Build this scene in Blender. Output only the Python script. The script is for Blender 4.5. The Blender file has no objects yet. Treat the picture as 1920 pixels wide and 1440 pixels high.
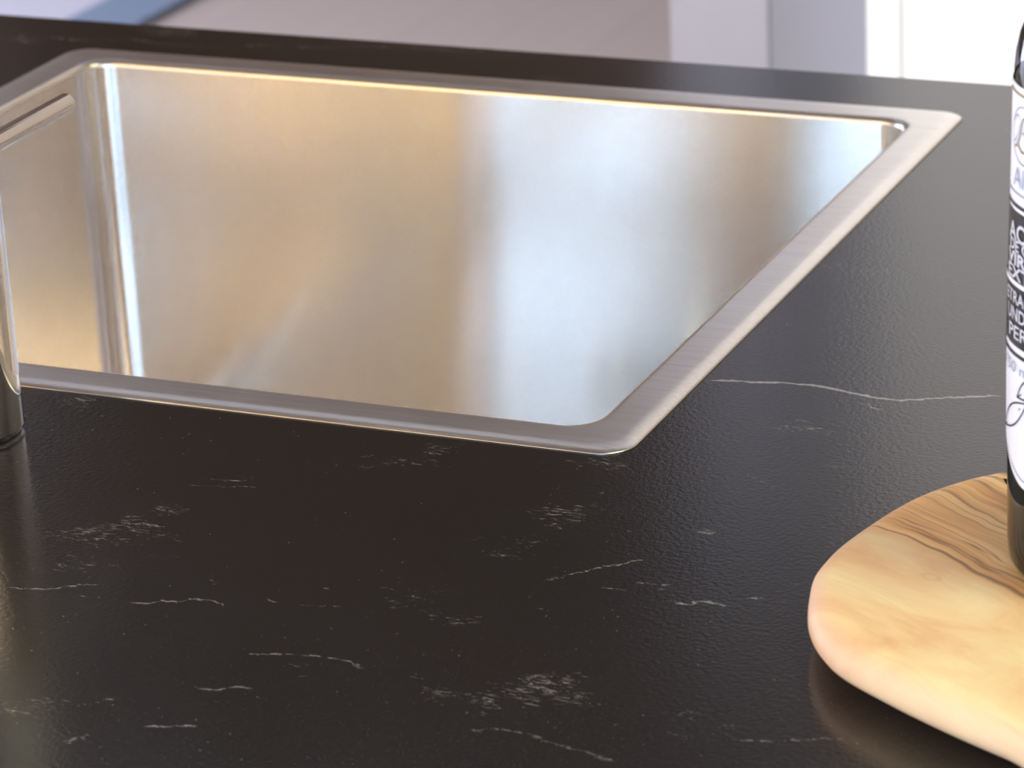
import bpy, bmesh, math, random
from mathutils import Vector, Matrix

random.seed(7)
scn = bpy.context.scene
COL = scn.collection

# ---------------------------------------------------------------- camera
FPX = 6373.27                       # focal length in pixels of the 1920x1440 frame
CAM = Vector((0.0, 0.0, 1.383))
R_ = Vector((0.91756807, 0.39477615, -0.04712346)).normalized()
U_ = Vector((-0.10189895, 0.34808094, 0.93191001)).normalized()
W_ = Vector((-0.38429863, 0.85028904, -0.35961523)).normalized()
cd = bpy.data.cameras.new('camera')
cam = bpy.data.objects.new('camera', cd)
COL.objects.link(cam)
cam.matrix_world = Matrix(((R_.x, U_.x, -W_.x, CAM.x), (R_.y, U_.y, -W_.y, CAM.y),
                           (R_.z, U_.z, -W_.z, CAM.z), (0, 0, 0, 1)))
cd.sensor_width = 36.0
cd.lens = FPX / 1920 * 36.0
cd.clip_start = 0.02
cd.dof.use_dof = True
cd.dof.focus_distance = 1.235
cd.dof.aperture_fstop = 22.0
cd.dof.aperture_blades = 9
scn.camera = cam


def at(px, py, z=0.90):
    """world point at height z seen at pixel (px, py)"""
    d = R_ * (px - 960) - U_ * (py - 720) + W_ * FPX
    return CAM + d * ((z - CAM.z) / d.z)


# ---------------------------------------------------------------- world, light, exposure
scn.view_settings.view_transform = 'Standard'
scn.view_settings.look = 'None'
scn.view_settings.gamma = 1.0
scn.view_settings.use_curve_mapping = False
scn.view_settings.exposure = 0.4
scn.cycles.use_denoising = True
scn.cycles.max_bounces = 10
scn.cycles.glossy_bounces = 8
scn.cycles.caustics_reflective = True
scn.cycles.blur_glossy = 0.3
scn.cycles.sample_clamp_indirect = 8.0

world = bpy.data.worlds.new('daylight')
scn.world = world
world.use_nodes = True
bg = world.node_tree.nodes['Background']
bg.inputs['Color'].default_value = (0.75, 0.85, 1.0, 1)
bg.inputs['Strength'].default_value = 1.0


def area(name, loc, target, sx, sy, power, color):
    l = bpy.data.lights.new(name, 'AREA')
    l.shape = 'RECTANGLE'
    l.size, l.size_y, l.energy, l.color = sx, sy, power, color
    o = bpy.data.objects.new(name, l)
    COL.objects.link(o)
    o.location = loc
    o.rotation_euler = (Vector(target) - Vector(loc)).to_track_quat('-Z', 'Y').to_euler()
    return o


# ---------------------------------------------------------------- node helpers
def new_mat(name):
    m = bpy.data.materials.new(name)
    m.use_nodes = True
    nt = m.node_tree
    return m, nt, nt.nodes['Principled BSDF']


def N(nt, typ, **kw):
    n = nt.nodes.new(typ)
    for k, v in kw.items():
        setattr(n, k, v)
    return n


def math_(nt, op, a, b=None, c=None, clamp=False):
    n = nt.nodes.new('ShaderNodeMath')
    n.operation = op
    n.use_clamp = clamp
    for i, v in enumerate((a, b, c)):
        if v is None:
            continue
        if isinstance(v, (int, float)):
            n.inputs[i].default_value = v
        else:
            nt.links.new(v, n.inputs[i])
    return n.outputs[0]


def noise(nt, vec, scale, detail=3.0, rough=0.5, dist=0.0):
    n = nt.nodes.new('ShaderNodeTexNoise')
    n.inputs['Scale'].default_value = scale
    n.inputs['Detail'].default_value = detail
    n.inputs['Roughness'].default_value = rough
    n.inputs['Distortion'].default_value = dist
    nt.links.new(vec, n.inputs['Vector'])
    return n.outputs['Fac']


def mapping(nt, vec, scale=(1, 1, 1), rot=(0, 0, 0), loc=(0, 0, 0)):
    n = nt.nodes.new('ShaderNodeMapping')
    n.inputs['Scale'].default_value = scale
    n.inputs['Rotation'].default_value = rot
    n.inputs['Location'].default_value = loc
    nt.links.new(vec, n.inputs['Vector'])
    return n.outputs[0]


def ramp(nt, fac, stops, interp='LINEAR'):
    n = nt.nodes.new('ShaderNodeValToRGB')
    n.color_ramp.interpolation = interp
    el = n.color_ramp.elements
    while len(el) < len(stops):
        el.new(0.5)
    for e, (p, c) in zip(el, stops):
        e.position = p
        e.color = c if len(c) == 4 else (*c, 1)
    nt.links.new(fac, n.inputs[0])
    return n.outputs[0]


def mixc(nt, fac, a, b, mode='MIX'):
    n = nt.nodes.new('ShaderNodeMix')
    n.data_type = 'RGBA'
    n.blend_type = mode
    for sock, v in ((n.inputs[0], fac), (n.inputs[6], a), (n.inputs[7], b)):
        if isinstance(v, (int, float)):
            sock.default_value = v
        elif isinstance(v, tuple):
            sock.default_value = (*v, 1) if len(v) == 3 else v
        else:
            nt.links.new(v, sock)
    return n.outputs[2]


def smooth(nt, v, lo, hi):
    n = nt.nodes.new('ShaderNodeMapRange')
    n.interpolation_type = 'SMOOTHSTEP'
    n.inputs['From Min'].default_value = lo
    n.inputs['From Max'].default_value = hi
    nt.links.new(v, n.inputs['Value'])
    return n.outputs[0]


def bump(nt, bs, h, strength, dist):
    b = nt.nodes.new('ShaderNodeBump')
    b.inputs['Strength'].default_value = strength
    b.inputs['Distance'].default_value = dist
    nt.links.new(h, b.inputs['Height'])
    nt.links.new(b.outputs[0], bs.inputs['Normal'])


def plain(name, color, rough=0.5, metal=0.0, var=0.04, scale=6.0, **kw):
    """painted / plastic surface with a faint procedural unevenness"""
    m, nt, bs = new_mat(name)
    tc = N(nt, 'ShaderNodeTexCoord').outputs['Object']
    f = noise(nt, tc, scale, 4)
    a = tuple(max(0, c * (1 - var)) for c in color)
    b = tuple(min(1, c * (1 + var)) for c in color)
    nt.links.new(mixc(nt, f, a, b), bs.inputs['Base Color'])
    bs.inputs['Roughness'].default_value = rough
    bs.inputs['Metallic'].default_value = metal
    for k, v in kw.items():
        bs.inputs[k].default_value = v
    return m


# ---------------------------------------------------------------- materials
# polylines of the pale veins, as seen in the photograph: (width mm, strength, [(px, py)...])
VEINS = [
    (0.42, 2.4, [(1318, 716), (1345, 713), (1400, 716), (1470, 718), (1540, 725), (1600, 737), (1660, 748), (1720, 749), (1780, 746), (1830, 744), (1886, 740)]),
    (0.2, 1.2, [(1608, 757), (1622, 758), (1634, 764), (1646, 766), (1661, 771)]),
    (1.6, 0.55, [(0, 66), (30, 67), (100, 71), (180, 77), (250, 74), (300, 82), (400, 88), (500, 85), (600, 89), (700, 87), (780, 90), (860, 96), (960, 97), (1100, 106)]),
    (1.1, 0.6, [(745, 140), (770, 128), (800, 112), (822, 99), (850, 97)]),
    (0.5, 0.8, [(0, 1101), (40, 1103), (87, 1104), (138, 1098), (190, 1096), (214, 1099)]),
    (0.9, 0.65, [(144, 1112), (160, 1119), (172, 1116), (186, 1108)]),
    (0.6, 0.8, [(232, 1127), (255, 1130), (275, 1131), (305, 1127), (330, 1129), (360, 1124), (392, 1125), (415, 1133), (436, 1139)]),
    (0.4, 0.75, [(440, 1229), (477, 1227), (550, 1227), (619, 1233), (650, 1239), (668, 1247), (700, 1252)]),
    (1.3, 0.5, [(652, 1243), (668, 1250), (690, 1256)]),
    (0.8, 0.8, [(350, 1286), (372, 1290), (394, 1294), (430, 1289), (458, 1288), (490, 1294)]),
    (1.6, 0.35, [(0, 1345), (46, 1340), (92, 1331), (160, 1320), (206, 1311), (252, 1299), (275, 1288)]),
    (1.2, 0.5, [(182, 1314), (206, 1311), (232, 1308)]),
    (0.7, 0.8, [(250, 1363), (290, 1362), (335, 1361), (360, 1363), (386, 1361)]),
    (2.4, 0.6, [(108, 1391), (130, 1388), (151, 1383), (170, 1378), (186, 1370)]),
    (1.0, 0.5, [(0, 1077), (18, 1081), (55, 1079)]),
    (0.4, 0.7, [(204, 982), (240, 982), (275, 981), (300, 987), (318, 988), (339, 991)]),
    (0.4, 0.5, [(152, 992), (182, 995)]),
    (0.35, 0.6, [(330, 910), (380, 911), (431, 912), (486, 915), (504, 921)]),
    (0.6, 0.6, [(370, 900), (399, 898), (436, 902), (470, 897), (509, 893)]),
    (0.5, 0.7, [(672, 858), (690, 855), (706, 853)]),
    (0.5, 0.6, [(490, 1117), (510, 1125), (530, 1131)]),
    (0.5, 0.55, [(540, 1126), (565, 1132), (590, 1136), (625, 1137), (662, 1142)]),
    (1.0, 0.45, [(388, 1074), (398, 1084), (406, 1095), (414, 1097)]),
    (1.2, 0.45, [(590, 1088), (606, 1099), (624, 1110)]),
    (1.0, 0.4, [(705, 1142), (716, 1146), (726, 1154)]),
    (0.9, 0.75, [(1008, 1097), (1030, 1091), (1061, 1080), (1090, 1074), (1126, 1064), (1160, 1059), (1191, 1053), (1234, 1048)]),
    (1.8, 0.6, [(1012, 1088), (1030, 1086), (1048, 1082), (1066, 1079)]),
    (0.55, 0.7, [(1100, 1101), (1140, 1102), (1169, 1106), (1192, 1109)]),
    (0.55, 0.75, [(1173, 1090), (1205, 1094), (1234, 1096), (1277, 1096)]),
    (0.5, 0.6, [(1215, 1103), (1245, 1105), (1268, 1107)]),
    (0.9, 0.85, [(1236, 1126), (1260, 1129), (1285, 1132), (1310, 1127), (1337, 1129), (1355, 1136), (1378, 1143)]),
    (0.6, 0.75, [(1384, 1131), (1400, 1125), (1423, 1121), (1448, 1123)]),
    (0.5, 0.6, [(1465, 1129), (1494, 1129)]),
    (1.3, 0.5, [(833, 1333), (855, 1325), (880, 1320), (920, 1326), (967, 1322)]),
    (1.0, 0.4, [(967, 1322), (995, 1315), (1018, 1310), (1044, 1319)]),
    (2.2, 0.42, [(842, 1359), (872, 1353), (888, 1343), (902, 1337), (925, 1342)]),
    (1.0, 0.6, [(872, 1352), (898, 1369), (919, 1365), (955, 1371), (997, 1380), (1040, 1394), (1083, 1406), (1130, 1420), (1173, 1436)]),
    (1.2, 0.3, [(965, 1390), (1000, 1402), (1035, 1410)]),
    (0.7, 0.6, [(1352, 1384), (1410, 1389), (1470, 1388), (1557, 1386), (1620, 1382)]),
    (1.2, 0.35, [(1080, 1310), (1110, 1320), (1142, 1322)]),
    (0.8, 0.5, [(1374, 882), (1395, 889), (1425, 900), (1450, 912), (1470, 920)]),
    (0.35, 0.5, [(1412, 885), (1445, 885), (1492, 874), (1557, 875), (1610, 873)]),
    (2.0, 0.7, [(1304, 992), (1325, 998), (1348, 1001)]),
    (0.3, 0.45, [(1156, 999), (1190, 995), (1234, 991)]),
    (0.3, 0.5, [(1410, 992), (1450, 989), (1492, 987), (1530, 996), (1560, 1004)]),
    (0.7, 0.5, [(1198, 912), (1220, 910), (1240, 905)]),
    (0.8, 0.6, [(998, 1140), (1018, 1142), (1034, 1146)]),
    (0.5, 0.45, [(1012, 1020), (1040, 1021), (1076, 1021)]),
    (1.6, 0.3, [(1128, 1366), (1155, 1358), (1184, 1344)]),
    (0.8, 0.5, [(1108, 921), (1124, 924), (1142, 922)]),
    (0.7, 0.4, [(530, 1266), (560, 1268), (600, 1268), (628, 1267)]),
]


def counter_material():
    m, nt, bs = new_mat('black_veined_stone')
    tc = N(nt, 'ShaderNodeTexCoord').outputs['Object']
    # ragged coordinates for the veins
    nz = N(nt, 'ShaderNodeTexNoise')
    nz.inputs['Scale'].default_value = 190
    nz.inputs['Detail'].default_value = 3
    nz.inputs['Roughness'].default_value = 0.65
    nt.links.new(tc, nz.inputs['Vector'])
    sub = N(nt, 'ShaderNodeVectorMath', operation='SUBTRACT')
    nt.links.new(nz.outputs['Color'], sub.inputs[0])
    sub.inputs[1].default_value = (0.5, 0.5, 0.5)
    sca = N(nt, 'ShaderNodeVectorMath', operation='MULTIPLY')
    nt.links.new(sub.outputs[0], sca.inputs[0])
    sca.inputs[1].default_value = (0.009, 0.0040, 0)
    add = N(nt, 'ShaderNodeVectorMath', operation='ADD')
    nt.links.new(tc, add.inputs[0])
    nt.links.new(sca.outputs[0], add.inputs[1])
    sep = N(nt, 'ShaderNodeSeparateXYZ')
    nt.links.new(add.outputs[0], sep.inputs[0])
    xx, yy = sep.outputs[0], sep.outputs[1]
    wvar = math_(nt, 'MULTIPLY_ADD', noise(nt, mapping(nt, tc, (60, 60, 1), loc=(3, 1, 0)), 1.0, 2), 1.6, 0.2)
    # short crystalline dashes, longer along the slab than across it
    dash = noise(nt, mapping(nt, tc, (230, 700, 1), rot=(0, 0, 0.06)), 1.0, 5, 0.72, 0.5)
    total = None
    for w, s, pts in VEINS:
        P = [at(*p) for p in pts]
        x0, x1 = P[0].x, P[-1].x
        ys = [p.y for p in P]
        y0, y1 = min(ys) - 1e-3, max(ys) + 1e-3
        t = math_(nt, 'MULTIPLY_ADD', xx, 1 / (x1 - x0), -x0 / (x1 - x0))
        fc = N(nt, 'ShaderNodeFloatCurve')
        cv = fc.mapping.curves[0]
        cps = [((p.x - x0) / (x1 - x0), (p.y - y0) / (y1 - y0)) for p in P]
        cv.points[0].location = cps[0]
        cv.points[-1].location = cps[-1]
        for c in cps[1:-1]:
            cv.points.new(*c)
        fc.mapping.update()
        nt.links.new(t, fc.inputs['Value'])
        d = math_(nt, 'MULTIPLY_ADD', fc.outputs[0], y1 - y0, y0)
        d = math_(nt, 'ABSOLUTE', math_(nt, 'SUBTRACT', d, yy))
        ww = math_(nt, 'MULTIPLY', wvar, w * 0.0024)
        line = math_(nt, 'SUBTRACT', 1.0, math_(nt, 'DIVIDE', d, ww), clamp=True)
        e = min(0.25, 0.006 / (x1 - x0))
        win = math_(nt, 'MINIMUM', math_(nt, 'DIVIDE', t, e), math_(nt, 'DIVIDE', math_(nt, 'SUBTRACT', 1.0, t), e), clamp=True)
        v = math_(nt, 'MULTIPLY', math_(nt, 'MULTIPLY', line, win), s)
        total = v if total is None else math_(nt, 'MAXIMUM', total, v)
    clus = smooth(nt, noise(nt, mapping(nt, tc, (16, 22, 1), rot=(0, 0, 0.15)), 1.0, 3, 0.6), 0.50, 0.72)
    total = math_(nt, 'MAXIMUM', math_(nt, 'MULTIPLY', total, 0.42), math_(nt, 'MULTIPLY', clus, 0.205))
    flecks = smooth(nt, math_(nt, 'ADD', dash, total), 0.68, 0.92)
    veins = math_(nt, 'MULTIPLY', flecks, smooth(nt, total, 0.0, 0.22))
    # tiny specks
    vo = N(nt, 'ShaderNodeTexVoronoi')
    vo.inputs['Scale'].default_value = 260
    nt.links.new(tc, vo.inputs['Vector'])
    sp = math_(nt, 'SUBTRACT', 1.0, smooth(nt, vo.outputs['Distance'], 0.03, 0.13))
    sc = N(nt, 'ShaderNodeSeparateColor')
    nt.links.new(vo.outputs['Color'], sc.inputs[0])
    sp = math_(nt, 'MULTIPLY', sp, smooth(nt, sc.outputs[0], 0.70, 1.0))
    sp = math_(nt, 'MULTIPLY', sp, 0.5)
    pale = math_(nt, 'MAXIMUM', veins, sp, clamp=True)
    big = noise(nt, tc, 7, 3)
    grain = noise(nt, mapping(nt, tc, (1100, 1900, 1)), 1.0, 3, 0.7)
    base = mixc(nt, smooth(nt, big, 0.35, 0.65), (0.0085, 0.0058, 0.0054), (0.0066, 0.0060, 0.0055))
    base = mixc(nt, smooth(nt, grain, 0.47, 0.74), base, (0.048, 0.042, 0.039))
    nt.links.new(mixc(nt, pale, base, (0.31, 0.295, 0.28)), bs.inputs['Base Color'])
    bs.inputs['Roughness'].default_value = 0.18
    bs.inputs['IOR'].default_value = 1.45
    h = noise(nt, tc, 520, 3, 0.55)
    bump(nt, bs, h, 0.14, 0.0005)
    return m


def steel(name, color, rough, brush, axis='X', bstr=0.08, aniso=0.0):
    m, nt, bs = new_mat(name)
    tc = N(nt, 'ShaderNodeTexCoord').outputs['Object']
    sc = {'X': (25, 2200, 2200), 'Z': (700, 700, 9)}[axis]
    f = noise(nt, mapping(nt, tc, sc), 1.0, 3, 0.6)
    g = noise(nt, tc, 14, 4, 0.6)
    c0 = tuple(c * (1 - brush) for c in color)
    c1 = tuple(min(1, c * (1 + brush)) for c in color)
    nt.links.new(mixc(nt, smooth(nt, f, 0.3, 0.7), c0, c1), bs.inputs['Base Color'])
    bs.inputs['Metallic'].default_value = 1.0
    r = math_(nt, 'MULTIPLY_ADD', g, rough * 0.4, rough * 0.8)
    nt.links.new(r, bs.inputs['Roughness'])
    bump(nt, bs, f, bstr, 0.0002)
    if aniso:
        # horizontal brushing: reflections smear up and down the walls
        tg = N(nt, 'ShaderNodeCombineXYZ')
        tg.inputs[1].default_value = 0.06
        tg.inputs[2].default_value = 1.0
        nt.links.new(tg.outputs[0], bs.inputs['Tangent'])
        bs.inputs['Anisotropic'].default_value = aniso
    return m


BX, BY = -0.24, 0.96                 # origin of the wooden board
BANG = math.radians(-28)


def board_local(x, y):
    x, y = x - BX, y - BY
    ca_, sa_ = math.cos(-BANG), math.sin(-BANG)
    return x * ca_ - y * sa_, x * sa_ + y * ca_


def wood_board_material():
    m, nt, bs = new_mat('olive_wood')
    tc = N(nt, 'ShaderNodeTexCoord').outputs['Object']
    # the grain runs with the board's own x axis and drifts slowly across it
    wf = math_(nt, 'MULTIPLY_ADD', noise(nt, mapping(nt, tc, (26, 14, 1)), 1.0, 2), 0.012, -0.006)
    sep = N(nt, 'ShaderNodeSeparateXYZ')
    nt.links.new(tc, sep.inputs[0])
    x, y = sep.outputs[0], sep.outputs[1]
    yv = math_(nt, 'ADD', math_(nt, 'ADD', y, wf), math_(nt, 'MULTIPLY_ADD', x, 0.13, 0.0062))
    comb = N(nt, 'ShaderNodeCombineXYZ')
    nt.links.new(math_(nt, 'MULTIPLY', x, 5.0), comb.inputs[0])
    nt.links.new(math_(nt, 'MULTIPLY', yv, 130.0), comb.inputs[1])
    broad = noise(nt, comb.outputs[0], 1.0, 3, 0.55, 0.3)
    thin = noise(nt, mapping(nt, comb.outputs[0], (1.0, 1.15, 1), loc=(7.3, 3.1, 0)), 1.0, 2, 0.5, 0.35)
    fine = noise(nt, mapping(nt, comb.outputs[0], (2.5, 5.5, 1)), 1.0, 3, 0.6)
    ridge = math_(nt, 'SUBTRACT', 1.0, math_(nt, 'DIVIDE', math_(nt, 'ABSOLUTE', math_(nt, 'SUBTRACT', thin, 0.5)), 0.030), clamp=True)
    pale = ramp(nt, noise(nt, mapping(nt, tc, (12, 34, 20)), 1.0, 4, 0.6, 0.9),
                [(0.30, (0.84, 0.49, 0.24)), (0.46, (0.92, 0.64, 0.33)), (0.62, (0.96, 0.75, 0.40)), (0.75, (0.97, 0.82, 0.48))])
    hw = ramp(nt, broad, [(0.32, (0.46, 0.21, 0.075)), (0.42, (0.80, 0.42, 0.15)), (0.54, (0.95, 0.58, 0.23)), (0.70, (0.97, 0.66, 0.30))])
    hw = mixc(nt, math_(nt, 'MULTIPLY', ridge, 0.75), hw, (0.27, 0.125, 0.055))
    amber = math_(nt, 'MULTIPLY', smooth(nt, yv, -0.0085, -0.001), 0.75)
    pale = mixc(nt, amber, pale, (0.86, 0.50, 0.20))
    col = mixc(nt, smooth(nt, yv, -0.0004, 0.0006), pale, hw)
    col = mixc(nt, math_(nt, 'MULTIPLY', smooth(nt, fine, 0.5, 0.8), 0.20), col, (0.55, 0.31, 0.15))
    # dark edge line of the heartwood
    lw = math_(nt, 'MULTIPLY_ADD', smooth(nt, x, -0.095, -0.03), 0.0016, 0.0006)
    ln = math_(nt, 'SUBTRACT', 1.0, math_(nt, 'DIVIDE', math_(nt, 'ABSOLUTE', yv), lw), clamp=True)
    col = mixc(nt, math_(nt, 'MULTIPLY', ln, 0.85), col, (0.17, 0.075, 0.035))
    # small pale knot
    kp = at(1746, 1082, 0.92)
    kx, ky = board_local(kp.x, kp.y)
    dx = math_(nt, 'DIVIDE', math_(nt, 'SUBTRACT', x, kx), 0.0034)
    dy = math_(nt, 'DIVIDE', math_(nt, 'SUBTRACT', y, ky), 0.0022)
    dd = math_(nt, 'SQRT', math_(nt, 'ADD', math_(nt, 'MULTIPLY', dx, dx), math_(nt, 'MULTIPLY', dy, dy)))
    kr = math_(nt, 'SUBTRACT', 1.0, math_(nt, 'DIVIDE', math_(nt, 'ABSOLUTE', math_(nt, 'SUBTRACT', dd, 0.9)), 0.45), clamp=True)
    col = mixc(nt, math_(nt, 'MULTIPLY', kr, 0.35), col, (0.72, 0.38, 0.16))
    # sanded rim is pinker
    rimz = math_(nt, 'SUBTRACT', 1.0, smooth(nt, sep.outputs[2], 0.0165, 0.0197))
    col = mixc(nt, math_(nt, 'MULTIPLY', rimz, 0.45), col, (0.84, 0.54, 0.38))
    nt.links.new(col, bs.inputs['Base Color'])
    bs.inputs['Roughness'].default_value = 0.50
    bs.inputs['Specular IOR Level'].default_value = 0.3
    bump(nt, bs, fine, 0.06, 0.0004)
    return m


def floor_material():
    m, nt, bs = new_mat('oak_floor')
    tc = N(nt, 'ShaderNodeTexCoord').outputs['Object']
    br = N(nt, 'ShaderNodeTexBrick')
    br.inputs['Scale'].default_value = 1.0
    br.inputs['Brick Width'].default_value = 1.4
    br.inputs['Row Height'].default_value = 0.16
    br.inputs['Mortar Size'].default_value = 0.003
    br.inputs['Color1'].default_value = (0.68, 0.60, 0.545, 1)
    br.inputs['Color2'].default_value = (0.69, 0.615, 0.56, 1)
    br.inputs['Mortar'].default_value = (0.62, 0.55, 0.50, 1)
    nt.links.new(mapping(nt, tc, rot=(0, 0, math.pi / 2)), br.inputs['Vector'])
    g = noise(nt, mapping(nt, tc, (30, 2, 1)), 1.0, 4, 0.6)
    nt.links.new(mixc(nt, math_(nt, 'MULTIPLY', g, 0.4), br.outputs['Color'], (0.56, 0.48, 0.43)), bs.inputs['Base Color'])
    bs.inputs['Roughness'].default_value = 0.45
    return m


def emit(name, color, strength, varc=None):
    m, nt, bs = new_mat(name)
    nt.nodes.remove(bs)
    e = N(nt, 'ShaderNodeEmission')
    e.inputs['Strength'].default_value = strength
    tc = N(nt, 'ShaderNodeTexCoord').outputs['Object']
    f = smooth(nt, noise(nt, tc, 1.3, 2), 0.35, 0.65)
    nt.links.new(mixc(nt, f, color, varc or color), e.inputs['Color'])
    nt.links.new(e.outputs[0], nt.nodes['Material Output'].inputs['Surface'])
    return m


def glass_material():
    m, nt, bs = new_mat('dark_green_glass')
    tc = N(nt, 'ShaderNodeTexCoord').outputs['Object']
    f = noise(nt, tc, 40, 2)
    nt.links.new(mixc(nt, f, (0.018, 0.032, 0.003), (0.026, 0.034, 0.004)), bs.inputs['Base Color'])
    bs.inputs['Roughness'].default_value = 0.03
    bs.inputs['IOR'].default_value = 1.5
    bs.inputs['Transmission Weight'].default_value = 1.0
    return m


M = {
    'stone': counter_material(),
    'rim': steel('brushed_steel_rim', (0.78, 0.75, 0.70), 0.30, 0.10, 'X', 0.12),
    'bowl': steel('satin_steel_bowl', (0.89, 0.875, 0.855), 0.135, 0.015, 'Z', 0.0, 1.0),
    'chrome': steel('polished_chrome', (0.86, 0.86, 0.87), 0.05, 0.0, 'Z', 0.0),
    'olive': wood_board_material(),
    'floor': floor_material(),
    'wall': plain('pale_painted_wall', (0.70, 0.71, 0.76), 0.7),
    'warmwall': plain('warm_painted_wall', (0.62, 0.50, 0.38), 0.75),
    'ceil': plain('ceiling_paint', (0.13, 0.09, 0.06), 0.8),
    'brown': plain('brown_wood_front', (0.52, 0.37, 0.25), 0.5, var=0.15, scale=3),
    'white': plain('white_lacquer', (0.86, 0.86, 0.87), 0.35, var=0.01),
    'grey': plain('grey_cupboard_carcass', (0.45, 0.42, 0.42), 0.6),
    'lilac': plain('lilac_white_pier_paint', (0.72, 0.74, 0.84), 0.7),
    'lilac_shaded': plain('shaded_pier_lilac', (0.42, 0.45, 0.58), 0.7),  # pier paint again, darkened for its shaded side
    'cab': plain('dark_cabinet_front', (0.09, 0.08, 0.075), 0.5),
    'rugw': plain('pale_rug_pile', (0.70, 0.70, 0.78), 0.9, scale=60),
    'rugb': plain('blue_grey_rug_border', (0.26, 0.34, 0.46), 0.9, scale=60),
    'glass': glass_material(),
    'paper': plain('label_paper', (0.86, 0.85, 0.90), 0.45, var=0.01),
    'ink': plain('black_label_ink', (0.012, 0.010, 0.010), 0.35),
    'greyink': plain('grey_label_ink', (0.33, 0.33, 0.40), 0.4),
    'gold': plain('gold_label_ink', (0.34, 0.24, 0.10), 0.35, 0.4),
    'silver': plain('pale_grey_lettering', (0.66, 0.65, 0.70), 0.4),
    'cap': plain('black_cap', (0.02, 0.02, 0.02), 0.35),
    'rubber': plain('dark_aerator', (0.03, 0.03, 0.03), 0.5),
}
# light given off by each window pane, and by added fill panes and lamps: (colour, strength)
GLOW = {
    'pane_front': ((1.000, 0.946, 0.938), 1.12),
    'pane_back': ((0.457, 0.690, 1.000), 11.60),
    'fill_pane_mid': ((0.583, 0.750, 1.000), 2.40),
    'fill_pane_warm': ((1.000, 0.638, 0.259), 5.80),
    'fill_pane_right': ((1.000, 1.000, 1.000), 1.00),
    'fill_pane_left': ((1.000, 0.867, 0.733), 3.00),
    'fill_pane_side': ((0.789, 0.816, 1.000), 7.60),
    'fill_pane_roof': ((0.167, 0.417, 1.000), 1.20),
    'fill_board': ((1.000, 1.000, 0.696), 11.50),
    'fill_near': ((1.000, 0.691, 0.364), 5.50),
    'fill_near_left': ((1.000, 0.667, 0.333), 3.00),
    'fill_front': ((1.000, 0.750, 0.500), 0.80),
    'fill_passage': ((1.000, 0.800, 0.700), 1.00),
    'fill_linear': ((0.722, 0.806, 1.000), 1.80),
}
for k_, (c_, s_) in GLOW.items():
    M[k_] = emit(k_ + '_glow', tuple(v * 0.96 for v in c_), s_, c_)


# ---------------------------------------------------------------- object helpers
def link(name, bm, mat, parent=None, shade=True, recalc=True):
    if recalc:
        bmesh.ops.recalc_face_normals(bm, faces=bm.faces)
    me = bpy.data.meshes.new(name)
    bm.to_mesh(me)
    bm.free()
    me.materials.append(mat)
    if shade:
        for p in me.polygons:
            p.use_smooth = True
    o = bpy.data.objects.new(name, me)
    COL.objects.link(o)
    if parent:
        o.parent = parent
        o.matrix_parent_inverse = parent.matrix_world.inverted() if False else Matrix.Translation(-parent.location)
    return o


def empty(name, loc, label, cat, group=None):
    o = bpy.data.objects.new(name, None)
    COL.objects.link(o)
    o.location = loc
    o.empty_display_size = 0.05
    o['label'] = label
    o['category'] = cat
    if group:
        o['group'] = group
    return o


def box(bm, x0, x1, y0, y1, z0, z1):
    v = [bm.verts.new((x, y, z)) for z in (z0, z1) for x, y in ((x0, y0), (x1, y0), (x1, y1), (x0, y1))]
    for f in ((3, 2, 1, 0), (4, 5, 6, 7), (0, 1, 5, 4), (1, 2, 6, 5), (2, 3, 7, 6), (3, 0, 4, 7)):
        bm.faces.new([v[i] for i in f])


def boxobj(name, mat, parent, *a, bevel=0.0):
    bm = bmesh.new()
    box(bm, *a)
    if bevel:
        bmesh.ops.bevel(bm, geom=bm.edges[:], offset=bevel, segments=2, affect='EDGES', profile=0.5)
    return link(name, bm, mat, parent, shade=False)


def struct(o):
    o['kind'] = 'structure'
    return o


def rrect(x0, x1, y0, y1, r, n=12):
    """rounded rectangle, counter-clockwise, 4*(n+1) points"""
    pts = []
    for cx, cy, a0 in ((x1 - r, y0 + r, -90), (x1 - r, y1 - r, 0), (x0 + r, y1 - r, 90), (x0 + r, y0 + r, 180)):
        for i in range(n + 1):
            a = math.radians(a0 + 90 * i / n)
            pts.append((cx + r * math.cos(a), cy + r * math.sin(a)))
    return pts


def rings(bm, loops, close_last=False, close_first=False):
    vs = [[bm.verts.new(p) for p in L] for L in loops]
    n = len(vs[0])
    for a, b in zip(vs, vs[1:]):
        for i in range(n):
            bm.faces.new((a[i], a[(i + 1) % n], b[(i + 1) % n], b[i]))
    if close_last:
        bm.faces.new(vs[-1])
    if close_first:
        bm.faces.new(list(reversed(vs[0])))
    return vs


def lathe(bm, prof, cx, cy, n=64, cap0=True, cap1=True):
    loops = [[(cx + r * math.cos(2 * math.pi * i / n), cy + r * math.sin(2 * math.pi * i / n), z) for i in range(n)] for r, z in prof]
    return rings(bm, loops, cap1, cap0)


def tube(bm, pts, radii, n=24, cap=True):
    """round tube along points with per point radius"""
    pts = [Vector(p) for p in pts]
    loops = []
    up = Vector((0, 0, 1))
    prev = None
    for i, p in enumerate(pts):
        d = (pts[min(i + 1, len(pts) - 1)] - pts[max(i - 1, 0)]).normalized()
        if prev is None:
            a = up if abs(d.dot(up)) < 0.9 else Vector((1, 0, 0))
            s = d.cross(a).normalized()
        else:
            s = (prev - d * prev.dot(d)).normalized()
        prev = s
        t = d.cross(s)
        loops.append([tuple(p + (s * math.cos(2 * math.pi * k / n) + t * math.sin(2 * math.pi * k / n)) * radii[i]) for k in range(n)])
    return rings(bm, loops, cap, cap)


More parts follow.
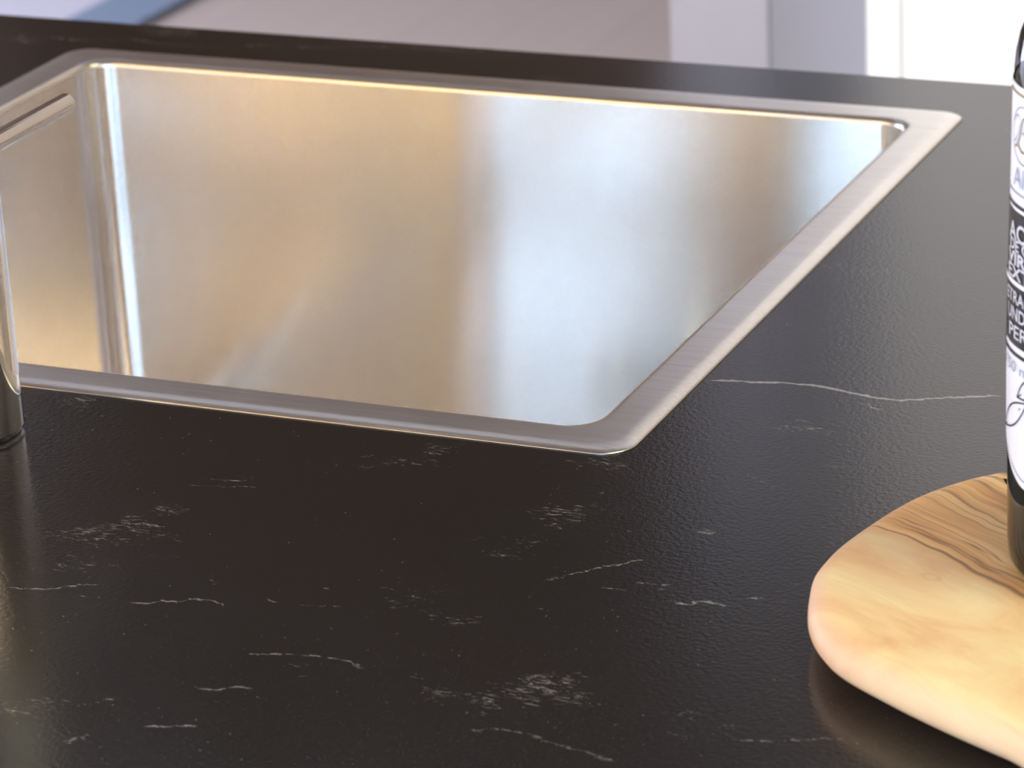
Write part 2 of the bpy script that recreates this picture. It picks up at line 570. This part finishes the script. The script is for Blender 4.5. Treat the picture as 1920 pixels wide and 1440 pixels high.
def smooth_by_angle(o, deg=35):
    me = o.data
    bm = bmesh.new()
    bm.from_mesh(me)
    for e in bm.edges:
        if len(e.link_faces) == 2 and e.calc_face_angle(0) > math.radians(deg):
            e.smooth = False
    bm.to_mesh(me)
    bm.free()
    return o


# ---------------------------------------------------------------- the room
XL, XR, YB, YF, ZC = -4.6, 3.2, -1.65, 7.6, 2.62
struct(boxobj('floor', M['floor'], None, XL, XR, YB, YF, -0.1, 0.0))
struct(boxobj('ceiling', M['ceil'], None, XL - .1, XR + .1, YB - .1, YF + .1, ZC, ZC + 0.1))
struct(boxobj('wall_far', M['brown'], None, XL, XR, YF, YF + 0.1, 0, ZC))
struct(boxobj('wall_left', M['warmwall'], None, XL - 0.1, XL, YB, YF, 0, ZC))
struct(boxobj('wall_right', M['warmwall'], None, XR, XR + 0.1, YB, YF, 0, ZC))
struct(boxobj('wall_near', M['warmwall'], None, XL, XR, YB - 0.1, YB, 0, ZC))
# pale pier between the passage and the white cupboards
struct(boxobj('wall_pier', M['lilac'], None, -1.167, -1.067, 3.0, 3.30, 0, 1.92))
struct(boxobj('pier_side_shade', M['lilac_shaded'], None, -1.0668, -1.064, 3.001, 3.30, 0, 1.92))  # skin on the pier's side face, shade put into a darker lilac
struct(boxobj('wall_partition', M['warmwall'], None, -0.42, XR, 3.30, 3.40, 0, ZC))
struct(boxobj('wall_lintel', M['warmwall'], None, -1.066, -0.42, 3.30, 3.40, 2.02, ZC))


def window(name, x0, x1, y0, y1, z0, z1, fw, pane_mat, axis, mullions=(), mw=0.05, frame='white'):
    """a glazed opening lying in the plane of a wall: frame part and pane part"""
    w = bpy.data.objects.new(name, None)
    COL.objects.link(w)
    w.location = ((x0 + x1) / 2, (y0 + y1) / 2, z0)
    w['kind'] = 'structure'
    bm = bmesh.new()
    if axis == 'X':
        box(bm, x0, x0 + fw, y0, y1, z0, z1); box(bm, x1 - fw, x1, y0, y1, z0, z1)
        box(bm, x0 + fw, x1 - fw, y0, y1, z0, z0 + fw); box(bm, x0 + fw, x1 - fw, y0, y1, z1 - fw, z1)
        for mx in mullions:
            box(bm, mx - mw / 2, mx + mw / 2, y0, y1, z0 + fw, z1 - fw)
    else:
        box(bm, x0, x1, y0, y0 + fw, z0, z1); box(bm, x0, x1, y1 - fw, y1, z0, z1)
        box(bm, x0, x1, y0 + fw, y1 - fw, z0, z0 + fw); box(bm, x0, x1, y0 + fw, y1 - fw, z1 - fw, z1)
        for my in mullions:
            box(bm, x0, x1, my - mw / 2, my + mw / 2, z0 + fw, z1 - fw)
    link('window_frame', bm, M[frame], w, shade=False)
    bm = bmesh.new()
    g = 0.001
    if axis == 'X':
        ym = (y0 + y1) / 2
        box(bm, x0 + fw + g, x1 - fw - g, ym - .01, ym + .01, z0 + fw + g, z1 - fw - g)
    else:
        xm = (x0 + x1) / 2
        box(bm, xm - .01, xm + .01, y0 + fw + g, y1 - fw - g, z0 + fw + g, z1 - fw - g)
    link('window_pane', bm, pane_mat, w, shade=False)
    return w


window('window_1', -1.066, -0.42, 3.3015, 3.325, 0.0, 2.02, 0.002, M['pane_front'], 'X', (-1.027,), 0.004, 'white')
roof_fill = bpy.data.objects.new('fill_window_roof', None)   # invented roof light, added for a blue sheen on the worktop
COL.objects.link(roof_fill)
roof_fill.location = (-3.82, 4.3, ZC)
roof_fill['kind'] = 'structure'
bm = bmesh.new()
box(bm, -4.46, -4.40, 3.54, 5.06, ZC - .04, ZC); box(bm, -3.25, -3.19, 3.54, 5.06, ZC - .04, ZC)
box(bm, -4.40, -3.25, 3.54, 3.60, ZC - .04, ZC); box(bm, -4.40, -3.25, 5.00, 5.06, ZC - .04, ZC)
link('window_frame', bm, M['white'], roof_fill, shade=False)
boxobj('window_pane', M['fill_pane_roof'], roof_fill, -4.395, -3.255, 3.605, 4.995, ZC - .02, ZC - .005)
window('window_3', -0.40, 0.66, YB, YB + 0.05, 0.05, 2.40, 0.05, M['pane_back'], 'X')
window('fill_window_mid', -1.44, -0.42, YB, YB + 0.05, 0.05, 2.50, 0.05, M['fill_pane_mid'], 'X')  # unseen pane next to the back window, added as fill
window('fill_window_warm', -2.40, -1.46, YB, YB + 0.05, 0.05, 2.50, 0.05, M['fill_pane_warm'], 'X', (-1.98,), 0.10)  # warm glowing pane, added unseen to turn the bowl golden
window('fill_window_right', 1.7, 3.1, YB, YB + 0.05, 0.05, 2.45, 0.06, M['fill_pane_right'], 'X', (2.4,))  # invented out of view, extra light from the near wall
window('fill_window_left', -4.4, -3.1, YB, YB + 0.05, 0.05, 2.45, 0.06, M['fill_pane_left'], 'X', (-3.6,))  # also invented, lifts the light on the pier front
window('fill_window_side', XL, XL + 0.05, 1.0, 4.2, 0.05, 2.45, 0.06, M['fill_pane_side'], 'Y', (2.1, 3.1))  # invented side window, added to light the passage floor

# rug in the passage
rug = empty('rug', (-3.4, 4.8, 0), 'pale rug with a blue grey border on the floor behind the counter', 'rug')
boxobj('rug_field', M['rugw'], rug, -4.2, -2.79, 3.4, 6.2, 0.0, 0.012)
bm = bmesh.new()
box(bm, -2.79, -2.665, 3.28, 6.32, 0.0, 0.012); box(bm, -4.325, -4.2, 3.28, 6.32, 0.0, 0.012)
box(bm, -4.2, -2.79, 3.28, 3.4, 0.0, 0.012); box(bm, -4.2, -2.79, 6.2, 6.32, 0.0, 0.012)
link('rug_border', bm, M['rugb'], rug, shade=False)

# ---------------------------------------------------------------- island cabinet and worktop
CT = 0.90
SX0, SX1, SY0, SY1 = -0.9453, -0.4453, 1.0834, 1.5401
isl = empty('kitchen_island', (-0.4, 1.1, 0), 'kitchen island cabinet carrying the black worktop and the steel sink', 'cabinet')
bm = bmesh.new()
box(bm, -2.25, 0.85, 1.54, 1.575, 0.1, 0.88)
box(bm, -2.25, 0.85, 0.50, 0.52, 0.1, 0.88)
box(bm, -2.25, -2.23, 0.52, 1.54, 0.1, 0.88)
box(bm, 0.83, 0.85, 0.52, 1.54, 0.1, 0.88)
box(bm, -2.23, 0.83, 0.52, 1.54, 0.1, 0.12)
link('carcass', bm, M['cab'], isl, shade=False)
boxobj('plinth', M['cab'], isl, -2.2, 0.8, 0.56, 1.52, 0.0, 0.1)
for i in range(5):
    x0 = -2.25 + i * 0.62
    d = boxobj('door', M['cab'], isl, x0 + .002, x0 + .618, 0.48, 0.498, 0.11, 0.87, bevel=.002)

bm = bmesh.new()
hole = rrect(SX0 + .006, SX1 - .006, SY0 + .006, SY1 - .006, 0.010, 12)
WX0, WX1, WY0, WY1 = -2.3, 0.9, 0.47, 1.5945


def outer_for(h):
    cx, cy = (SX0 + SX1) / 2, (SY0 + SY1) / 2
    n = len(h) // 4
    out = []
    cor = [(WX1, WY0), (WX1, WY1), (WX0, WY1), (WX0, WY0)]
    # four corner groups of n points; each group collapses near its outer corner
    for k in range(4):
        prev, cur, nxt = cor[k - 1], cor[k], cor[(k + 1) % 4]
        for i in range(n):
            t = i / (n - 1)
            if t < 0.5:
                s = 0.5 - t
                out.append((cur[0] + (prev[0] - cur[0]) * s * 0.04, cur[1] + (prev[1] - cur[1]) * s * 0.04))
            else:
                s = t - 0.5
                out.append((cur[0] + (nxt[0] - cur[0]) * s * 0.04, cur[1] + (nxt[1] - cur[1]) * s * 0.04))
    return out


out = outer_for(hole)
e = 0.0015
cxw, cyw = (WX0 + WX1) / 2, (WY0 + WY1) / 2


def inset(pts, d):
    return [(min(max(x, WX0 + d), WX1 - d), min(max(y, WY0 + d), WY1 - d)) for x, y in pts]


loops = [[(x, y, CT - .02) for x, y in hole], [(x, y, CT) for x, y in hole],
         [(x, y, CT) for x, y in inset(out, e)], [(x, y, CT - e) for x, y in out], [(x, y, CT - .02) for x, y in out]]
vs = rings(bm, loops)
n = len(hole)
for i in range(n):
    bm.faces.new((vs[-1][i], vs[-1][(i + 1) % n], vs[0][(i + 1) % n], vs[0][i]))
wt = link('worktop', bm, M['stone'], None, shade=False)
wt['label'] = 'matt black stone worktop with thin white veins around the sink'
wt['category'] = 'worktop'

# ---------------------------------------------------------------- sink
sink = empty('kitchen_sink', ((SX0 + SX1) / 2, (SY0 + SY1) / 2, CT), 'rectangular stainless steel sink set into the black worktop', 'sink')
FW = 0.0195
BR = 0.003


def ring_at(d, z, r):
    return [(x, y, z) for x, y in rrect(SX0 + d, SX1 - d, SY0 + d, SY1 - d, r, 12)]


bm = bmesh.new()
L = [ring_at(0.0075, CT - 0.0005, 0.010), ring_at(0.0, CT + 0.0001, 0.013), ring_at(0.0, CT + 0.0003, 0.013), ring_at(0.0006, CT + 0.0007, 0.013),
     ring_at(0.003, CT + 0.0012, 0.0125), ring_at(0.0055, CT + 0.00155, 0.0125), ring_at(0.0065, CT + 0.0016, 0.0125),
     ring_at(0.010, CT + 0.0016, 0.013), ring_at(FW - 0.0012, CT + 0.0016, 0.0145)]
for k in range(0, 9):
    a = math.radians(90 * k / 8)
    L.append(ring_at(FW + BR * math.sin(a), CT + 0.0016 - BR * (1 - math.cos(a)), 0.015))
rings(bm, L)
link('rim', bm, M['rim'], sink)
ZT = CT + 0.0016 - BR
DI = FW + BR
HB = 0.675            # bottom of the bowl
FR_ = 0.014
bm = bmesh.new()
UC_ = 0.083           # unseen widening on the near side, shaped for the bowl's window reflection


def bowl_ring(d, z, r, e):
    return [(x, y, z) for x, y in rrect(SX0 + d, SX1 - d, SY0 + d - e, SY1 - d, r, 12)]


L = [bowl_ring(DI, ZT, 0.015, 0), bowl_ring(DI, 0.882, 0.015, 0), bowl_ring(DI, 0.876, 0.015, 0.002), bowl_ring(DI, 0.876, 0.015, UC_ - .002)]
L += [bowl_ring(DI, 0.874 - (0.874 - HB - FR_) * k / 6, 0.015, UC_) for k in range(7)]
for k in range(1, 9):
    a = math.radians(90 * k / 8)
    L.append(bowl_ring(DI + FR_ * (1 - math.cos(a)), HB + FR_ * (1 - math.sin(a)), 0.015 + 0.008 * k / 8, UC_))
dcx, dcy = (SX0 + SX1) / 2, (SY0 + SY1) / 2
base = rrect(SX0 + DI + FR_, SX1 - DI - FR_, SY0 + DI + FR_ - UC_, SY1 - DI - FR_, 0.023, 12)
nb = len(base)
circ = []
for (x, y) in base:
    a = math.atan2(y - dcy, x - dcx)
    circ.append((dcx + 0.045 * math.cos(a), dcy + 0.045 * math.sin(a)))
for t in (0.25, 0.5, 0.75, 0.93, 1.0):
    L.append([(bx + (cx_ - bx) * t, by + (cy_ - by) * t, HB - 0.0015 * t) for (bx, by), (cx_, cy_) in zip(base, circ)])
L.append([(dcx + (x - dcx) * 0.96, dcy + (y - dcy) * 0.96, HB - 0.004) for x, y in circ])
rings(bm, L)
smooth_by_angle(link('bowl', bm, M['bowl'], sink), 50)
bm = bmesh.new()
lathe(bm, [(0.0431, HB - 0.0045), (0.0431, HB - 0.0125), (0.030, HB - 0.014), (0.012, HB - 0.012), (0.010, HB - 0.006), (0.004, HB - 0.005)], dcx, dcy, 40)
link('drain_strainer', bm, M['chrome'], sink)

# ---------------------------------------------------------------- faucet
FX, FY = -0.701, 1.035
fa = empty('kitchen_faucet', (FX, FY, CT), 'tall chrome faucet standing beside the near edge of the sink', 'faucet')
bm = bmesh.new()
lathe(bm, [(0.0212, CT + .0002), (0.0216, CT + .0010), (0.0216, CT + .0018), (0.0222, CT + 0.0026), (0.0222, CT + 0.150), (0.0214, CT + 0.152), (0.0150, CT + 0.154)], FX, FY, 96)
smooth_by_angle(link('body', bm, M['chrome'], fa))
bm = bmesh.new()
P, Rr = [(FX, FY, CT + 0.1535), (FX, FY, CT + 0.34)], []
for k in range(1, 25):
    a = math.pi * k / 24
    P.append((FX, FY + 0.10 - 0.10 * math.cos(a), CT + 0.34 + 0.10 * math.sin(a)))
P.append((FX, FY + 0.20, CT + 0.30))
tube(bm, P, [0.0125] * len(P), 32)
sp = link('spout', bm, M['chrome'], fa)
bm = bmesh.new()
lathe(bm, [(0.0145, CT + 0.268), (0.0150, CT + 0.270), (0.0150, CT + 0.2985), (0.0138, CT + 0.2997)], FX, FY + 0.20, 40)
link('aerator', bm, M['rubber'], sp)
bm = bmesh.new()
HZ = 1.0052
HY0, HY1 = FY + 0.0215, 1.1327
tube(bm, [(FX, HY0, HZ), (FX, HY0 + .001, HZ), (FX, HY1 - 0.0022, HZ), (FX, HY1, HZ)], [0.0042, 0.0042, 0.0042, 0.0026], 48)
smooth_by_angle(link('lever', bm, M['chrome'], fa))

# ---------------------------------------------------------------- olive wood board
BT = 0.920
mid = 0.9105
outl_px = [(1885, 910), (1835, 919), (1790, 931), (1745, 946), (1700, 965), (1650, 994), (1600, 1028), (1560, 1058), (1530, 1090), (1519, 1115),
           (1515, 1140), (1514, 1165), (1517, 1188), (1527, 1214), (1545, 1240), (1580, 1266), (1620, 1288), (1700, 1330), (1800, 1376), (1920, 1426)]
outl = [at(x, y, mid) for x, y in outl_px]
outl = [(p.x, p.y) for p in outl]
outl += [(-0.185, 0.829), (-0.12, 0.822), (-0.05, 0.835), (0.02, 0.865), (0.06, 0.905), (0.065, 0.95), (0.04, 1.0), (-0.02, 1.045), (-0.10, 1.082), (-0.18, 1.094), (-0.24, 1.080)]


def chaikin(p, it=3):
    for _ in range(it):
        q = []
        for i in range(len(p)):
            a, b = p[i], p[(i + 1) % len(p)]
            q += [(a[0] * .75 + b[0] * .25, a[1] * .75 + b[1] * .25), (a[0] * .25 + b[0] * .75, a[1] * .25 + b[1] * .75)]
        p = q
    return p


outl = chaikin(outl, 3)
ar = sum(outl[i - 1][0] * outl[i][1] - outl[i][0] * outl[i - 1][1] for i in range(len(outl)))
if ar < 0:
    outl.reverse()


def offset(p, d):
    q = []
    for i in range(len(p)):
        a, b = Vector(p[i - 2]), Vector(p[(i + 2) % len(p)])
        t = (b - a).normalized()
        q.append((p[i][0] - t.y * d, p[i][1] + t.x * d))
    return q


ang = BANG
ca, sa = math.cos(-ang), math.sin(-ang)


def loc(p, z):
    x, y = p[0] - BX, p[1] - BY
    return (x * ca - y * sa, x * sa + y * ca, z - 0.9)


prof = [(0.019, 0.9002), (0.0125, 0.9014), (0.0065, 0.9040), (0.0022, 0.9072), (0.0, mid), (0.0006, 0.9142), (0.0026, 0.9168), (0.0068, 0.9188), (0.0110, 0.9197), (0.0150, 0.9200)]
bm = bmesh.new()
LL = [[loc(p, z) for p in offset(outl, d)] for d, z in prof]
vs = rings(bm, LL)
cb = bm.verts.new(loc((BX, BY), BT)); c0 = bm.verts.new(loc((BX, BY), 0.9002))
nn = len(outl)
for i in range(nn):
    bm.faces.new((vs[-1][i], vs[-1][(i + 1) % nn], cb))
    bm.faces.new((vs[0][(i + 1) % nn], vs[0][i], c0))
bd = link('cutting_board', bm, M['olive'], None)
bd.location = (BX, BY, 0.9)
bd.rotation_euler = (0, 0, ang)
bd['label'] = 'rounded olive wood board with brown grain lying on the worktop'
bd['category'] = 'cutting board'

# ---------------------------------------------------------------- olive oil bottle
OX, OY, RB = -0.2386, 1.003, 0.0370
bot = empty('olive_oil_bottle', (OX, OY, BT), 'dark green glass bottle of olive oil with white label standing on the wooden board', 'bottle')


def rad(z):
    """slightly tapering body radius"""
    if z > 0.99:
        return RB - (z - 0.99) * 0.0165
    return RB - (0.99 - z) * 0.004


bm = bmesh.new()
prof = [(0.024, BT + .0035), (0.030, BT + .0008), (0.0325, BT + .0002), (0.0350, BT + .0012), (0.0363, BT + .0040), (rad(.93), BT + .010)]
prof += [(rad(z), z) for z in (0.95, 0.97, 0.99, 1.02, 1.05, 1.075, 1.088)]
prof += [(0.0348, 1.0935), (0.0336, 1.0990), (0.0312, 1.1050), (0.0275, 1.1100), (0.0225, 1.1150), (0.0185, 1.1205), (0.0160, 1.1280), (0.0148, 1.1380), (0.0142, 1.160), (0.0138, 1.178)]
lathe(bm, prof, OX, OY, 96)
link('glass_body', bm, M['glass'], bot)
bm = bmesh.new()
lathe(bm, [(0.0150, 1.160), (0.0158, 1.162), (0.0158, 1.196), (0.0150, 1.198), (0.006, 1.198)], OX, OY, 48)
smooth_by_angle(link('cap', bm, M['cap'], bot))

A0 = math.atan2(-0.266, -0.964)       # silhouette side; arc length u grows towards the lens


def wrap(u, z, off):
    a = A0 + u / RB
    r = rad(z) + off
    return (OX + r * math.cos(a), OY + r * math.sin(a), z)


def patch(name, mat, parent, u0, u1, zlo, zhi, off, nu=60, nz=10):
    """printed or paper patch on the glass; zlo/zhi may be functions of u"""
    zl = zlo if callable(zlo) else (lambda u: zlo)
    zh = zhi if callable(zhi) else (lambda u: zhi)
    bm = bmesh.new()
    g = []
    for i in range(nu + 1):
        u = u0 + (u1 - u0) * i / nu
        g.append([bm.verts.new(wrap(u, zl(u) + (zh(u) - zl(u)) * j / nz, off)) for j in range(nz + 1)])
    for i in range(nu):
        for j in range(nz):
            bm.faces.new((g[i][j], g[i + 1][j], g[i + 1][j + 1], g[i][j + 1]))
    o = link(name, bm, mat, parent, recalc=False)
    return o


def stroke(name, mat, parent, pts, w, off):
    """thin printed line through (u, z) points"""
    bm = bmesh.new()
    pr = None
    for i, (u, z) in enumerate(pts):
        a, b = pts[max(i - 1, 0)], pts[min(i + 1, len(pts) - 1)]
        d = Vector((b[0] - a[0], b[1] - a[1]))
        d.normalize()
        nx, nz_ = -d.y * w / 2, d.x * w / 2
        q = (bm.verts.new(wrap(u + nx, z + nz_, off)), bm.verts.new(wrap(u - nx, z - nz_, off)))
        if pr:
            bm.faces.new((pr[0], pr[1], q[1], q[0]))
        pr = q
    return link(name, bm, mat, parent, recalc=False)


UC = 0.021                            # centre line of the label


def label_bottom(u):
    t = abs(u - UC) / 0.0175
    if t > 1:
        return 0.965 + 0.004 * min(1, (t - 1) * 2)
    return 0.9535 + 0.0115 * t ** 1.7


lab = patch('label', M['paper'], bot, -0.020, 0.062, label_bottom, lambda u: 1.0850, 0.0003, 90, 12)
patch('dark_band', M['ink'], lab, -0.019, 0.061, 1.0005, 1.0447, 0.0005)
patch('white_rule', M['paper'], lab, -0.019, 0.061, 1.0205, 1.0220, 0.0007, nz=1)
patch('gold_rule', M['gold'], lab, -0.019, 0.061, 1.0822, 1.0830, 0.0006, nz=1)
patch('grey_rule', M['greyink'], lab, -0.019, 0.061, 1.0504, 1.0510, 0.0006, nz=1)
patch('black_rule', M['ink'], lab, -0.019, 0.061, 1.0460, 1.0472, 0.0006, nz=1)
patch('black_rule', M['ink'], lab, -0.019, 0.061, 0.9972, 0.9984, 0.0006, nz=1)
# thin grey outline that follows the pointed foot of the label
stroke('outline', M['greyink'], lab, [(UC - .0165 + i * .033 / 30, label_bottom(UC - .0165 + i * .033 / 30) + 0.0028) for i in range(31)], 0.0004, 0.0006)
# round emblem with a scroll letter
for rr_, ww in ((0.0092, 0.0005),):
    stroke('emblem_ring', M['greyink'], lab, [(0.0172 + rr_ * math.cos(a * math.pi / 24), 1.0700 + rr_ * math.sin(a * math.pi / 24)) for a in range(49)], ww, 0.0006)
stroke('emblem_letter', M['gold'], lab, [(0.0105, 1.0655), (0.0125, 1.0662), (0.0145, 1.0690), (0.0160, 1.0735), (0.0170, 1.0755), (0.0195, 1.0765), (0.0215, 1.0750), (0.0205, 1.0725),
                                          (0.0165, 1.0708), (0.0205, 1.0700), (0.0218, 1.0675), (0.0195, 1.0650), (0.0160, 1.0648), (0.0130, 1.0665)], 0.0008, 0.0007)
stroke('emblem_scroll', M['greyink'], lab, [(0.0098, 1.0735), (0.0110, 1.0755), (0.0135, 1.0762), (0.0150, 1.0740), (0.0135, 1.0705), (0.0115, 1.0680), (0.0095, 1.0668)], 0.0005, 0.0007)


def leaf(parent, u0, z0, u1, z1, w):
    d = Vector((u1 - u0, z1 - z0))
    n_ = Vector((-d.y, d.x)).normalized()
    pts = []
    for k in range(13):
        t = k / 12
        pts.append((u0 + d.x * t + n_.x * w * math.sin(math.pi * t), z0 + d.y * t + n_.y * w * math.sin(math.pi * t)))
    for k in range(12, -1, -1):
        t = k / 12
        pts.append((u0 + d.x * t - n_.x * w * math.sin(math.pi * t), z0 + d.y * t - n_.y * w * math.sin(math.pi * t)))
    stroke('leaf_drawing', M['ink'], parent, pts, 0.00055, 0.0006)
    stroke('leaf_vein', M['ink'], parent, [(u0, z0), (u0 + d.x * .8, z0 + d.y * .8)], 0.0004, 0.0006)


leaf(lab, 0.0035, 0.9700, 0.0225, 0.9835, 0.0032)
leaf(lab, 0.0165, 0.9840, 0.0300, 0.9925, 0.0030)
leaf(lab, 0.0240, 0.9830, 0.0385, 0.9690, 0.0030)


def text(body, mat, parent, u, z, height, width, off=0.0008, bold=0.0):
    """lettering bent round the bottle: u = left end, z = baseline, width = total width"""
    cu = bpy.data.curves.new('txt', 'FONT')
    cu.body = body
    cu.size = 1.0
    cu.offset = bold
    cu.resolution_u = 4
    to = bpy.data.objects.new('txt', cu)
    COL.objects.link(to)
    bpy.context.view_layer.update()
    me = bpy.data.meshes.new_from_object(to)
    bpy.data.objects.remove(to)
    xs = [v.co.x for v in me.vertices]
    ys = [v.co.y for v in me.vertices]
    x0, x1, y0, y1 = min(xs), max(xs), min(ys), max(ys)
    bm = bmesh.new()
    bm.from_mesh(me)
    bmesh.ops.subdivide_edges(bm, edges=[e for e in bm.edges if e.calc_length() > 0.15], cuts=3)
    bmesh.ops.triangulate(bm, faces=bm.faces[:])
    for v in bm.verts:
        v.co = wrap(u + (v.co.x - x0) / (x1 - x0) * width, z + (v.co.y - y0) / (y1 - y0) * height, off)
    return link('lettering', bm, mat, parent, shade=False, recalc=False)


text('ACEITE', M['silver'], lab, 0.0075, 1.0352, 0.0060, 0.030, bold=0.02)
text('DE OLIVA', M['silver'], lab, 0.0085, 1.0318, 0.0038, 0.028, bold=0.02)
text('VIRGEN', M['silver'], lab, 0.0065, 1.0272, 0.0044, 0.032, bold=0.03)
text('EXTRA', M['silver'], lab, 0.0070, 1.0226, 0.0044, 0.029, bold=0.02)
text('ETRAO', M['silver'], lab, 0.0060, 1.0146, 0.0042, 0.019, bold=0.01)
text('UNDE', M['silver'], lab, 0.0075, 1.0090, 0.0044, 0.017, bold=0.01)
text('PERS', M['silver'], lab, 0.0095, 1.0030, 0.0046, 0.017, bold=0.01)
text('AIO', M['greyink'], lab, 0.0105, 1.0530, 0.0064, 0.016)
text('750 ml', M['greyink'], lab, 0.0050, 0.9918, 0.0036, 0.020)

# ---------------------------------------------------------------- added ceiling fill lamps, all out of view
FILL_LAMPS = ((0.5, 0.9, 0.30, 'fill_board', 'unseen square fill light added over the wooden board end of the worktop'),
         (1.15, -0.8, 0.45, 'fill_near', 'unseen square fill light added by the right end of the near windows'),
         (-2.75, -0.8, 0.40, 'fill_near_left', 'unseen square fill light added by the left end of the near windows'),
         (0.9, 2.4, 0.42, 'fill_front', 'large unseen square fill light added in front of the glazed door'),
         (-3.9, 5.2, 0.42, 'fill_passage', 'large unseen square fill light added over the rug in the passage'))
for x, y, w, lt, lb in FILL_LAMPS:
    la = empty('fill_light', (x, y, ZC), lb, 'added fill light', 'added square fill lights')
    boxobj('fill_housing', M['white'], la, x - w - .02, x + w + .02, y - w - .02, y + w + .02, ZC - .05, ZC)
    boxobj('fill_diffuser', M[lt], la, x - w, x + w, y - w, y + w, ZC - .058, ZC - .05)

ls = empty('linear_fill_light', (-1.35, 3.0, ZC), 'long unseen linear fill light added between the island and the passage', 'added fill light')  # added strip of light, meant to brighten the sink's outer rim
boxobj('fill_housing', M['white'], ls, -2.72, 0.02, 2.88, 3.12, ZC - .05, ZC)
boxobj('fill_diffuser', M['fill_linear'], ls, -2.70, 0.0, 2.90, 3.10, ZC - .058, ZC - .05)
